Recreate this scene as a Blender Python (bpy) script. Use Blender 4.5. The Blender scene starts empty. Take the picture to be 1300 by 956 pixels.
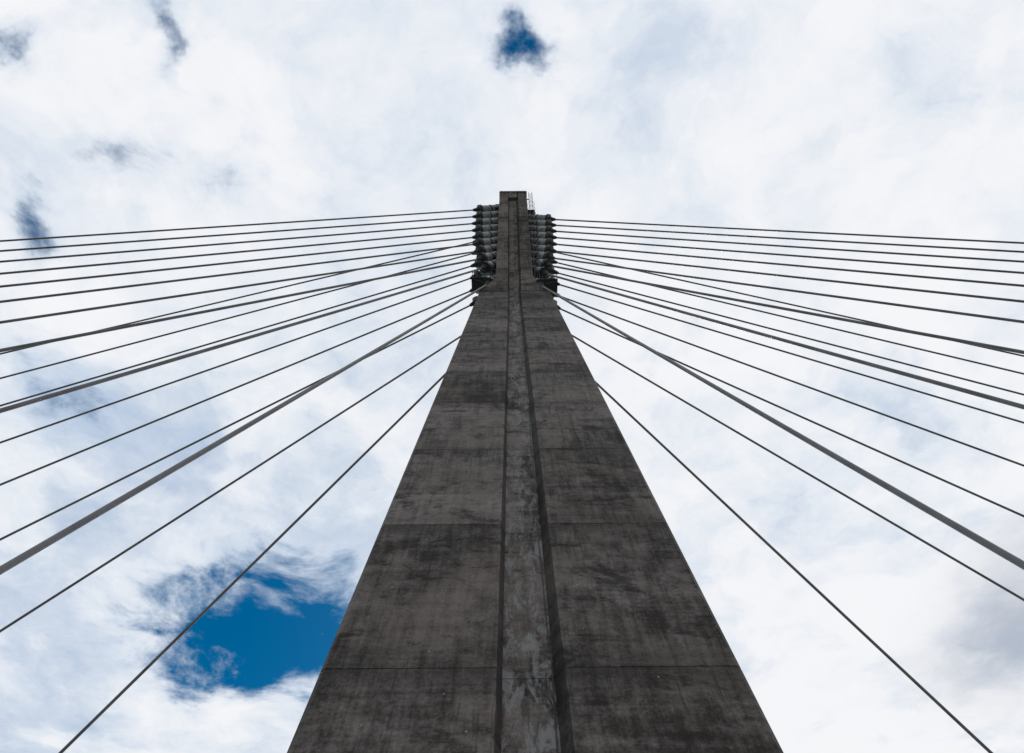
import bpy, bmesh, math, random
from mathutils import Vector, Matrix
random.seed(4)
sc = bpy.context.scene
sc.view_settings.view_transform = 'Standard'
sc.view_settings.look = 'None'
sc.view_settings.exposure = 0

X0 = 0.27          # pylon axis
YF = 27.0          # mast front
LIFT = 4.9

# ------------------------------------------------------------ node helper
class NG:
    def __init__(s, nt): s.nt = nt; s.n = nt.nodes; s.l = nt.links
    def set(s, sock, v):
        if isinstance(v, bpy.types.NodeSocket): s.l.new(v, sock)
        elif v is not None: sock.default_value = v
    def math(s, op, a, b=None, c=None, clamp=False):
        m = s.n.new('ShaderNodeMath'); m.operation = op; m.use_clamp = clamp
        s.set(m.inputs[0], a)
        if b is not None: s.set(m.inputs[1], b)
        if c is not None: s.set(m.inputs[2], c)
        return m.outputs[0]
    def vmath(s, op, a, b=None):
        m = s.n.new('ShaderNodeVectorMath'); m.operation = op
        s.set(m.inputs[0], a)
        if b is not None: s.set(m.inputs[1], b)
        return m.outputs['Value'] if op in ('LENGTH', 'DISTANCE', 'DOT_PRODUCT') else m.outputs[0]
    def scale(s, a, f):
        m = s.n.new('ShaderNodeVectorMath'); m.operation = 'SCALE'
        s.set(m.inputs[0], a); s.set(m.inputs[3], f); return m.outputs[0]
    def comb(s, x, y, z):
        m = s.n.new('ShaderNodeCombineXYZ')
        for i, v in enumerate((x, y, z)): s.set(m.inputs[i], v)
        return m.outputs[0]
    def sep(s, v):
        m = s.n.new('ShaderNodeSeparateXYZ'); s.set(m.inputs[0], v); return m.outputs
    def noise(s, v, scale, detail=6, rough=.55, dist=0, col=False):
        m = s.n.new('ShaderNodeTexNoise'); s.set(m.inputs['Vector'], v)
        m.inputs['Scale'].default_value = scale; m.inputs['Detail'].default_value = detail
        m.inputs['Roughness'].default_value = rough; m.inputs['Distortion'].default_value = dist
        return m.outputs['Color'] if col else m.outputs['Fac']
    def smooth(s, v, a, b, lo=0., hi=1.):
        m = s.n.new('ShaderNodeMapRange'); m.interpolation_type = 'SMOOTHSTEP'
        s.set(m.inputs[0], v); s.set(m.inputs[1], a); s.set(m.inputs[2], b)
        s.set(m.inputs[3], lo); s.set(m.inputs[4], hi); return m.outputs[0]
    def mix(s, f, a, b, mode='MIX'):
        m = s.n.new('ShaderNodeMix'); m.data_type = 'RGBA'; m.blend_type = mode
        s.set(m.inputs[0], f)
        s.set(m.inputs[6], (*a, 1) if isinstance(a, tuple) and len(a) == 3 else a)
        s.set(m.inputs[7], (*b, 1) if isinstance(b, tuple) and len(b) == 3 else b)
        return m.outputs[2]

def new_mat(name):
    m = bpy.data.materials.new(name); m.use_nodes = True
    g = NG(m.node_tree); b = m.node_tree.nodes['Principled BSDF']
    tc = m.node_tree.nodes.new('ShaderNodeTexCoord')
    return m, g, b, tc.outputs['Object']

def bump(g, b, h, strength=.4, dist=.02):
    n = g.n.new('ShaderNodeBump'); n.inputs['Strength'].default_value = strength
    n.inputs['Distance'].default_value = dist
    g.set(n.inputs['Height'], h); g.l.new(n.outputs[0], b.inputs['Normal'])

# ------------------------------------------------------------ materials
def concrete(name, tone=1.0, pale=0.0):
    m, g, b, P = new_mat(name)
    x, y, z = g.sep(P)
    big = g.noise(P, .40, 5, .62, .3)
    med = g.noise(P, 1.9, 6, .72, .2)
    fine = g.noise(P, 15, 3, .7)
    boards = g.noise(g.vmath('MULTIPLY', P, (.45, .45, 5.5)), 1.3, 4, .6)
    streak = g.noise(g.vmath('MULTIPLY', P, (3.6, .6, .15)), 1.4, 5, .7)
    # pour joints wander slightly
    zw = g.math('MULTIPLY_ADD', g.math('SUBTRACT', g.noise(g.comb(x, 0, 0), 1.2, 3, .6), .5), .10, z)
    zz = g.math('DIVIDE', g.math('SUBTRACT', zw, 13.5), LIFT)
    idx = g.math('FLOOR', zz); fr = g.math('FRACT', zz)
    side = g.math('GREATER_THAN', x, X0)
    wn = g.n.new('ShaderNodeTexWhiteNoise'); wn.noise_dimensions = '2D'
    g.set(wn.inputs['Vector'], g.comb(idx, side, 0))
    half = g.math('FLOOR', g.math('MULTIPLY', zz, 3))
    wn2 = g.n.new('ShaderNodeTexWhiteNoise'); wn2.noise_dimensions = '2D'
    g.set(wn2.inputs['Vector'], g.comb(half, g.math('ADD', side, 7.3), 0))
    v = g.math('MULTIPLY', g.math('SUBTRACT', big, .5), 1.3)
    v = g.math('MULTIPLY_ADD', g.math('SUBTRACT', med, .5), 1.3, v)
    v = g.math('MULTIPLY_ADD', g.math('SUBTRACT', boards, .5), .55, v)
    v = g.math('MULTIPLY_ADD', g.math('SUBTRACT', streak, .5), 1.25, v)
    v = g.math('MULTIPLY_ADD', g.math('SUBTRACT', fine, .5), .7, v)
    v = g.math('MULTIPLY_ADD', g.math('SUBTRACT', wn.outputs[0], .5), .40, v)
    v = g.math('MULTIPLY_ADD', g.math('SUBTRACT', wn2.outputs[0], .5), .24, v)
    t = g.smooth(v, -.50, .60)
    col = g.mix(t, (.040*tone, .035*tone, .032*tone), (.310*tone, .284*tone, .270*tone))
    # brownish tint
    col = g.mix(g.smooth(big, .45, .62, 0, .35), col, (.125*tone, .099*tone, .084*tone))
    # soot patches
    soot = g.smooth(g.noise(g.vmath('MULTIPLY', P, (.7, .7, 1.3)), 1.0, 7, .76, .4), .52, .64, 0, .78)
    col = g.mix(soot, col, (.024, .021, .020))
    drip = g.math('MULTIPLY', g.smooth(streak, .53, .64), g.smooth(fr, .10, .95))
    col = g.mix(g.math('MULTIPLY', drip, .65), col, (.024, .021, .019))
    # weathering just above / below each pour joint
    up = g.smooth(fr, .0, .22, 1, 0); dn = g.smooth(fr, .86, 1.0, 0, 1)
    j = g.math('MULTIPLY', g.math('MAXIMUM', g.math('MULTIPLY', up, .5), dn), g.smooth(med, .40, .60))
    col = g.mix(g.math('MULTIPLY', j, .65), col, (.020, .018, .017))
    # pale lime bloom
    th = .63 - .15*pale
    bloom = g.smooth(g.noise(g.vmath('MULTIPLY', P, (1.8, 1, .55)), 1.9, 7, .78, .5), th, th+.12, 0, .40+.35*pale)
    col = g.mix(bloom, col, (.36, .365, .38))
    # blow-holes and specks
    vo = g.n.new('ShaderNodeTexVoronoi'); g.set(vo.inputs['Vector'], P); vo.inputs['Scale'].default_value = 2.0
    sp = g.math('MULTIPLY', g.smooth(vo.outputs['Distance'], .025, .045, 1, 0), .8)
    col = g.mix(sp, col, (.45, .45, .45))
    vo2 = g.n.new('ShaderNodeTexVoronoi'); g.set(vo2.inputs['Vector'], P); vo2.inputs['Scale'].default_value = 7
    hole = g.smooth(vo2.outputs['Distance'], .05, .09, 1, 0)
    col = g.mix(g.math('MULTIPLY', hole, .7), col, (.012, .012, .012))
    g.set(b.inputs['Base Color'], col)
    b.inputs['Roughness'].default_value = .88
    b.inputs['Specular IOR Level'].default_value = .25
    h = g.math('ADD', g.math('MULTIPLY', med, .6), g.math('MULTIPLY', fine, .5))
    bump(g, b, h, .5, .04)
    return m

def simple(name, col, rough=.5, metal=0., var=.25, scale=3.):
    m, g, b, P = new_mat(name)
    n = g.noise(P, scale, 4, .65)
    c = g.mix(g.smooth(n, .3, .7), tuple(k*(1-var) for k in col), tuple(min(1, k*(1+var)) for k in col))
    g.set(b.inputs['Base Color'], c)
    b.inputs['Roughness'].default_value = rough; b.inputs['Metallic'].default_value = metal
    return m

M_con = concrete('weathered_concrete', 1.06)
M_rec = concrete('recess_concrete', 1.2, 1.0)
M_edge = concrete('recess_side_concrete', .50)  # dark tone puts occlusion shade into the side-wall colour, along with dirt
M_mast = concrete('mast_concrete', 1.2, .25)
M_cable = simple('cable_sheath', (.22, .225, .24), .42, 0, .2, .7)
M_steel = simple('galvanised_steel', (.42, .44, .47), .45, .1, .3, 2.5)
M_dark = simple('painted_dark_steel', (.05, .052, .057), .5, .2)
M_asph = simple('asphalt', (.05, .05, .052), .9, 0, .3, 4)
M_paint = simple('road_paint', (.75, .75, .73), .7, 0, .1)
M_pave = simple('paving', (.28, .27, .26), .9, 0, .25, 3)
M_grass = simple('grass_ground', (.06, .08, .03), .95, 0, .4, .05)
M_water = simple('river_water', (.03, .045, .05), .12, 0, .2, .1)

# ------------------------------------------------------------ mesh helpers
def obj(name, bm, mat, parent=None, smooth=False):
    bmesh.ops.recalc_face_normals(bm, faces=bm.faces)
    me = bpy.data.meshes.new(name); bm.to_mesh(me); bm.free()
    mats = mat if isinstance(mat, list) else [mat]
    for k in mats: me.materials.append(k)
    if smooth:
        for p in me.polygons: p.use_smooth = True
    o = bpy.data.objects.new(name, me); sc.collection.objects.link(o)
    if parent: o.parent = parent
    return o
def empty(name):
    e = bpy.data.objects.new(name, None); sc.collection.objects.link(e); return e
def box(bm, a, b):
    x0, y0, z0 = a; x1, y1, z1 = b
    v = [bm.verts.new(p) for p in ((x0,y0,z0),(x1,y0,z0),(x1,y1,z0),(x0,y1,z0),(x0,y0,z1),(x1,y0,z1),(x1,y1,z1),(x0,y1,z1))]
    for f in ((0,1,2,3),(4,5,6,7),(0,1,5,4),(1,2,6,5),(2,3,7,6),(3,0,4,7)): bm.faces.new([v[i] for i in f])
def tube(bm, pts, rad, n=14):
    pts = [Vector(p) for p in pts]
    if not isinstance(rad, (list, tuple)): rad = [rad]*len(pts)
    d = (pts[-1]-pts[0]).normalized()
    a = d.cross(Vector((0, 0, 1)));
    if a.length < .05: a = d.cross(Vector((0, 1, 0)))
    a.normalize(); c = d.cross(a).normalized()
    rings = [[bm.verts.new(p + r*(math.cos(2*math.pi*i/n)*a + math.sin(2*math.pi*i/n)*c)) for i in range(n)] for p, r in zip(pts, rad)]
    for r0, r1 in zip(rings, rings[1:]):
        for i in range(n): bm.faces.new((r0[i], r0[(i+1) % n], r1[(i+1) % n], r1[i]))
    bm.faces.new(rings[0]); bm.faces.new(rings[-1])

def section(W, yf, T, rL, rL2, rR2, rR, dep, ins=0, bev=.09):
    W -= ins; yf += ins
    return [(-W, yf+bev), (-W+bev, yf), (-rL, yf), (-rL2, yf+dep), (rR2, yf+dep), (rR, yf),
            (W-bev, yf), (W, yf+bev), (W, yf+T-bev), (W-bev, yf+T), (-W+bev, yf+T), (-W, yf+T-bev)]
def loft(name, stations, mats, parent, mirror=None):
    bm = bmesh.new(); rings = []
    for z, s in stations:
        s2 = [(x, (2*mirror - y) if mirror else y) for x, y in s]
        rings.append([bm.verts.new((x+X0, y, z)) for x, y in s2])
    n = len(rings[0])
    for a, b in zip(rings, rings[1:]):
        for i in range(n):
            f = bm.faces.new((a[i], a[(i+1) % n], b[(i+1) % n], b[i]))
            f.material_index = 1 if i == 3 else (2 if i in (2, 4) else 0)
    bm.faces.new(rings[0]); bm.faces.new(rings[-1])
    return obj(name, bm, mats, parent)

# ------------------------------------------------------------ pylon
pylon = empty('bridge_pylon')
ZJ = 57.4
def leg_y(z): return 7.8 + (z-1.6)/2.904
def leg_w(z): return 3.46 - .25*(z-8.2)/49.2
joints = [13.5 + LIFT*k for k in range(-5, 15)]
def with_joints(z0, z1, fn, g=.014, depth=.012):
    zs = [(z0, 0)]
    for j in joints:
        if z0+.2 < j < z1-.2: zs += [(j-g, 0), (j-g*.5, depth), (j+g*.5, depth), (j+g, 0)]
    zs.append((z1, 0))
    return [(z, fn(z, ins)) for z, ins in zs]
legf = lambda z, ins: section(leg_w(z), leg_y(z), 3.2, .56, .47, .39, .56, .30, ins)
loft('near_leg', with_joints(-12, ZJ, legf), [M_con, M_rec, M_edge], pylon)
legf2 = lambda z, ins: section(leg_w(z)-.03, leg_y(z)+.03, 3.2, .56, .47, .39, .56, .30, ins)
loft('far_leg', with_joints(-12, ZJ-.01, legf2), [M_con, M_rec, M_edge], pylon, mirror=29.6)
def mw(z):
    if z < 60.6: return 3.2 + (1.78-3.2)*(z-ZJ)/(60.6-ZJ)
    return 1.78 - .08*(z-60.6)/26
mf = lambda z, ins, d=.42: section(mw(z), YF, 5.2, .62, .50, .42, .62, d, ins)
st = with_joints(ZJ+.004, 60.6, mf)
st += with_joints(60.61, 84.2, mf)
st += [(84.22, mf(84.22, 0, .0)), (85.9, mf(85.9, 0, .0)), (85.92, mf(85.92, .05, 0.0)), (86.0, mf(86, .05, 0.0)), (86.02, mf(86.02, -.04, 0.0)), (86.6, mf(86.6, -.04, 0.0))]
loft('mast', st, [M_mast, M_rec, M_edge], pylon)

# steel anchor boxes on both flanks of the mast, with bolted ribs
bm = bmesh.new()
for s, w in ((-1, .25), (1, .65)):
    top = 84.0 if s < 0 else 82.0
    xs = sorted((X0+s*1.70, X0+s*(1.78+w)))
    box(bm, (xs[0], 28.0, 61.2), (xs[1], 31.4, top))
    z = 61.6
    while z < top:
        xr = sorted((X0+s*1.70, X0+s*(1.78+w+.2)))
        box(bm, (xr[0], 27.7, z), (xr[1], 31.7, z+.12)); z += 1.1
obj('anchor_box', bm, M_dark, pylon)

# ladder + safety hoops on right flank
bm = bmesh.new()
lx = X0+1.98
for dx in (0, .42): tube(bm, [(lx+dx, 27.25, 60.8), (lx+dx, 27.25, 86.9)], .03, 8)
z = 61.0
while z < 86.6: tube(bm, [(lx, 27.25, z), (lx+.42, 27.25, z)], .02, 6); z += .4
z = 62.5
while z < 82:
    pts = [(lx+.21+.42*math.sin(a), 27.25-.55*max(0, math.cos(a))-.02, z) for a in [(-90+22.5*i)*math.pi/180 for i in range(9)]]
    for p, q in zip(pts, pts[1:]): tube(bm, [p, q], .02, 6)
    z += 1.6
for z in (64, 69, 74, 79, 84):      # wall brackets tying the ladder back to the mast
    box(bm, (X0+1.66, 27.2, z), (lx+.02, 27.3, z+.08))
obj('ladder', bm, M_dark, pylon)

# small maintenance platforms with railings
bm = bmesh.new()
for s, zz in ((1, 60.4), (-1, 60.9)):
    xs = sorted((X0+s*1.9, X0+s*4.1))
    box(bm, (xs[0], 27.2, zz), (xs[1], 28.6, zz+.1))
    for k in range(5):
        xx = X0+s*(2.2+.46*k)
        tube(bm, [(xx, 27.25, zz+.1), (xx, 27.25, zz+1.2)], .03, 6)
    for h in (.6, 1.2): tube(bm, [(xs[0], 27.25, zz+h), (xs[1], 27.25, zz+h)], .03, 6)
    tube(bm, [(X0+s*2., 27.4, zz-1.2), (X0+s*4., 27.4, zz)], .05, 6)
obj('maintenance_platform', bm, M_dark, pylon)

# thin lightning conductor running up the recess
bm = bmesh.new()
pts = [(X0+.34+.018*math.sin(z*.9)+.012*math.sin(z*2.3), leg_y(z)+.285, z) for z in [k*1.0 for k in range(0, 58)]]
for p, q in zip(pts, pts[1:]): tube(bm, [p, q], .010, 6)
obj('lightning_conductor', bm, M_dark, pylon)

# ------------------------------------------------------------ stay cables
near_xL = [15.3, 31, 49, 64, 80, 95, 110, 127, 144, 162]
near_xR = [15, 31, 47, 63, 79, 95, 111, 128, 145, 163]
near_zL = [62.2, 66, 68.2, 70.2, 72.2, 74.2, 76.3, 78.5, 80.8, 83.2]
near_zR = [61.8, 64.5, 66.4, 68.3, 70.1, 72.0, 73.9, 75.8, 77.7, 79.6]
far_xL = [42, 65, 85, 104, 124, 148, 168, 190]
far_xR = [43, 69, 91, 112, 138, 158, 174, 188]
far_zL = [58.8, 61.1, 66, 69, 72, 75, 78.5, 82]
far_zR = [58.8, 61.3, 65, 67.5, 70, 72.8, 75.6, 78.6]
cables = []
for s, xl, zl in ((-1, near_xL, near_zL), (1, near_xR, near_zR)):
    for x, z in zip(xl, zl): cables.append((Vector((X0+s*1.9, 28.1, z)), Vector((s*x, 9.0, 0.3))))
for s, xl, zl in ((-1, far_xL, far_zL), (1, far_xR, far_zR)):
    for x, z in zip(xl, zl): cables.append((Vector((X0+s*1.9, 31.3, z)), Vector((s*x, 45.0, 0.3))))
bs = bmesh.new(); bc = bmesh.new()
for A, D in cables:
    d = (D-A); L = d.length; d.normalize()
    N = 24; pts = []
    for k in range(N+1):
        t = k/N; p = A + (D-A)*t; p.z -= .0018*L*4*t*(1-t); pts.append(p)
    bm = bmesh.new(); tube(bm, pts, .098 if abs(D.x) < 60 else .088, 14)
    tube(bm, [D-d*2.2, D-d*2.1, D], [.11, .17, .17], 14)
    obj('stay_cable', bm, M_cable, None, True)
    SL = 2.3
    tube(bs, [A-d*.8, A+d*SL], .48, 20)
    tube(bc, [A+d*SL*.45, A+d*(SL*.45+.10)], .53, 20)
    tube(bc, [A+d*SL, A+d*(SL+.35)], .60, 20)
    tube(bc, [A+d*(SL+.35), A+d*(SL+.5), A+d*(SL+1.1)], [.38, .30, .14], 16)
obj('anchor_sleeves', bs, M_steel, pylon)
obj('anchor_collars', bc, M_dark, pylon)

# ------------------------------------------------------------ deck and surroundings
deck = empty('bridge_deck')
bm = bmesh.new(); box(bm, (-230, -4, -2.0), (230, 52, -.15)); obj('deck_slab', bm, M_pave, deck)
bm = bmesh.new(); box(bm, (-230, 12.5, -.146), (230, 42, -.02)); obj('carriageway', bm, M_asph, deck)
bm = bmesh.new()
for a, b in ((-4, 12.4), (42.1, 52)): box(bm, (-230, a, -.146), (230, b, .0))
obj('sidewalk', bm, M_pave, deck)
bm = bmesh.new()
for yy in (19.8, 34.7):
    for k in range(-38, 38): box(bm, (k*6, yy, -.018), (k*6+3, yy+.14, -.014))
for yy in (13.2, 27.2, 41.2): box(bm, (-230, yy, -.018), (230, yy+.14, -.014))
obj('lane_markings', bm, M_paint, deck)
bm = bmesh.new()
for yy in (-3.8, 51.8):
    for k in range(-115, 116): box(bm, (k*2-.03, yy-.03, 0), (k*2+.03, yy+.03, 1.1))
    for h in (.3, .6, .9, 1.1): box(bm, (-230, yy-.022, h), (230, yy+.022, h+.045))
obj('railing', bm, M_dark, deck)
bm = bmesh.new(); box(bm, (-2500, -2500, -13.5), (2500, 2500, -13)); obj('ground', bm, M_grass)
bm = bmesh.new(); box(bm, (40, -2500, -12.99), (330, 2500, -12.9)); obj('river', bm, M_water)

# ------------------------------------------------------------ sky
w = bpy.data.worlds.new('World'); sc.world = w; w.use_nodes = True
w.cycles.sampling_method = 'MANUAL'; w.cycles.sample_map_resolution = 256
nt = w.node_tree; nt.nodes.clear(); g = NG(nt)
SUN_EL, SUN_AZ = math.radians(52), math.radians(25)     # azimuth measured from +Y to +X
sky = nt.nodes.new('ShaderNodeTexSky'); sky.sky_type = 'NISHITA'; sky.sun_disc = False
sky.sun_elevation = SUN_EL; sky.sun_rotation = SUN_AZ
sky.air_density = 1.0; sky.dust_density = .3; sky.ozone_density = 1.2
hs = nt.nodes.new('ShaderNodeHueSaturation'); hs.inputs['Saturation'].default_value = 1.6
hs.inputs['Hue'].default_value = .490
nt.links.new(sky.outputs[0], hs.inputs['Color'])
tc = nt.nodes.new('ShaderNodeTexCoord'); G = tc.outputs['Generated']
x, y, z = g.sep(G)
zc = g.math('MAXIMUM', z, .15)
P = g.comb(g.math('DIVIDE', x, zc), g.math('DIVIDE', y, zc), 0)
warp = g.scale(g.vmath('SUBTRACT', g.noise(P, 3.0, 6, .58, col=True), (.5, .5, .5)), .42)
PW = g.vmath('MULTIPLY', g.vmath('ADD', P, warp), (1, 1, 0))
def blob(c, r, k):
    d = g.vmath('DIVIDE', g.vmath('SUBTRACT', PW, (*c, 0)), (r[0], r[1], 1))
    L = g.vmath('LENGTH', d)
    return g.math('MULTIPLY', g.math('POWER', 2.718, g.math('MULTIPLY', g.math('MULTIPLY', L, L), -1)), k)
holes = [((-.56, 1.37), (.32, .22), 1.38), ((-.010, .13), (.070, .042), .98), ((-.68, .075), (.09, .04), .72),
         ((-.46, .13), (.028, .08), .66), ((-.74, .33), (.07, .055), .58), ((-.80, .76), (.18, .09), .56),
         ((-.54, .27), (.16, .05), .36), ((-.42, 1.10), (.14, .10), .25)]
H = None
for c, r, k in holes:
    b_ = blob(c, r, k); H = b_ if H is None else g.math('ADD', H, b_)
fb = g.noise(P, 5.5, 8, .62, .4)
hv = g.math('ADD', H, g.math('MULTIPLY', g.math('SUBTRACT', fb, .5), 2.3))
blue = g.smooth(hv, .38, 1.02)
halo = g.smooth(hv, .05, .80)
# cloud body
c1 = g.noise(PW, 1.7, 6, .52, .1)
c2 = g.noise(g.vmath('ADD', PW, (4.2, 1.7, 0)), 4.2, 7, .60, .2)
c3 = g.noise(P, 9.0, 6, .6, .6)
cv = g.math('ADD', g.math('MULTIPLY', c1, .52), g.math('MULTIPLY', c2, .36))
cv = g.math('ADD', cv, g.math('MULTIPLY', c3, .12))
cv = g.math('ADD', cv, g.smooth(g.sep(P)[0], -.8, .6, -.035, .040))
t1 = g.smooth(cv, .30, .50); t2 = g.smooth(cv, .42, .57)
cc = g.mix(t1, (.42, .53, .70), (.74, .80, .88))
cc = g.mix(t2, cc, (.915, .92, .945))
cc = g.mix(g.math('MULTIPLY', halo, .50), cc, (.42, .56, .75))
grey = g.math('MULTIPLY', blob((1.24, 1.28), (.30, .32), 1.0), g.smooth(fb, .25, .6, .65, 1))
cc = g.mix(g.smooth(grey, .05, .90, 0, .75), cc, (.34, .40, .50))
# unseen sky behind viewer greyed to dim the pylon front; dark below the horizon
back = g.smooth(y, .0, -.45)
cc = g.mix(g.math('MULTIPLY', back, .75), cc, (.30, .305, .315))
cc = g.mix(g.smooth(z, .0, .02, 1, 0), cc, (.06, .065, .06))
b1 = nt.nodes.new('ShaderNodeBackground'); nt.links.new(hs.outputs[0], b1.inputs[0]); b1.inputs[1].default_value = .065
b2 = nt.nodes.new('ShaderNodeBackground'); g.set(b2.inputs[0], cc); b2.inputs[1].default_value = 1.0
ms = nt.nodes.new('ShaderNodeMixShader'); g.set(ms.inputs[0], g.math('SUBTRACT', 1, blue))
nt.links.new(b1.outputs[0], ms.inputs[1]); nt.links.new(b2.outputs[0], ms.inputs[2])
out = nt.nodes.new('ShaderNodeOutputWorld'); nt.links.new(ms.outputs[0], out.inputs[0])

# sun behind thin cloud
sl = bpy.data.lights.new('sun', 'SUN'); sl.energy = 1.0; sl.angle = math.radians(12); sl.color = (1, .96, .9)
so = bpy.data.objects.new('sun', sl); sc.collection.objects.link(so)
sd = Vector((math.sin(SUN_AZ)*math.cos(SUN_EL), math.cos(SUN_AZ)*math.cos(SUN_EL), math.sin(SUN_EL)))
so.rotation_euler = sd.to_track_quat('Z', 'Y').to_euler()

# ------------------------------------------------------------ camera
cd = bpy.data.cameras.new('camera'); cam = bpy.data.objects.new('camera', cd); sc.collection.objects.link(cam)
cd.lens = 24.0; cd.sensor_width = 36; cd.shift_y = -45/1300; cd.clip_end = 6000
cam.matrix_world = Matrix.Translation((0, 0, 1.6)) @ Matrix.Rotation(math.radians(150), 4, 'X') @ Matrix.Rotation(math.radians(-.42), 4, 'Z')
sc.camera = cam
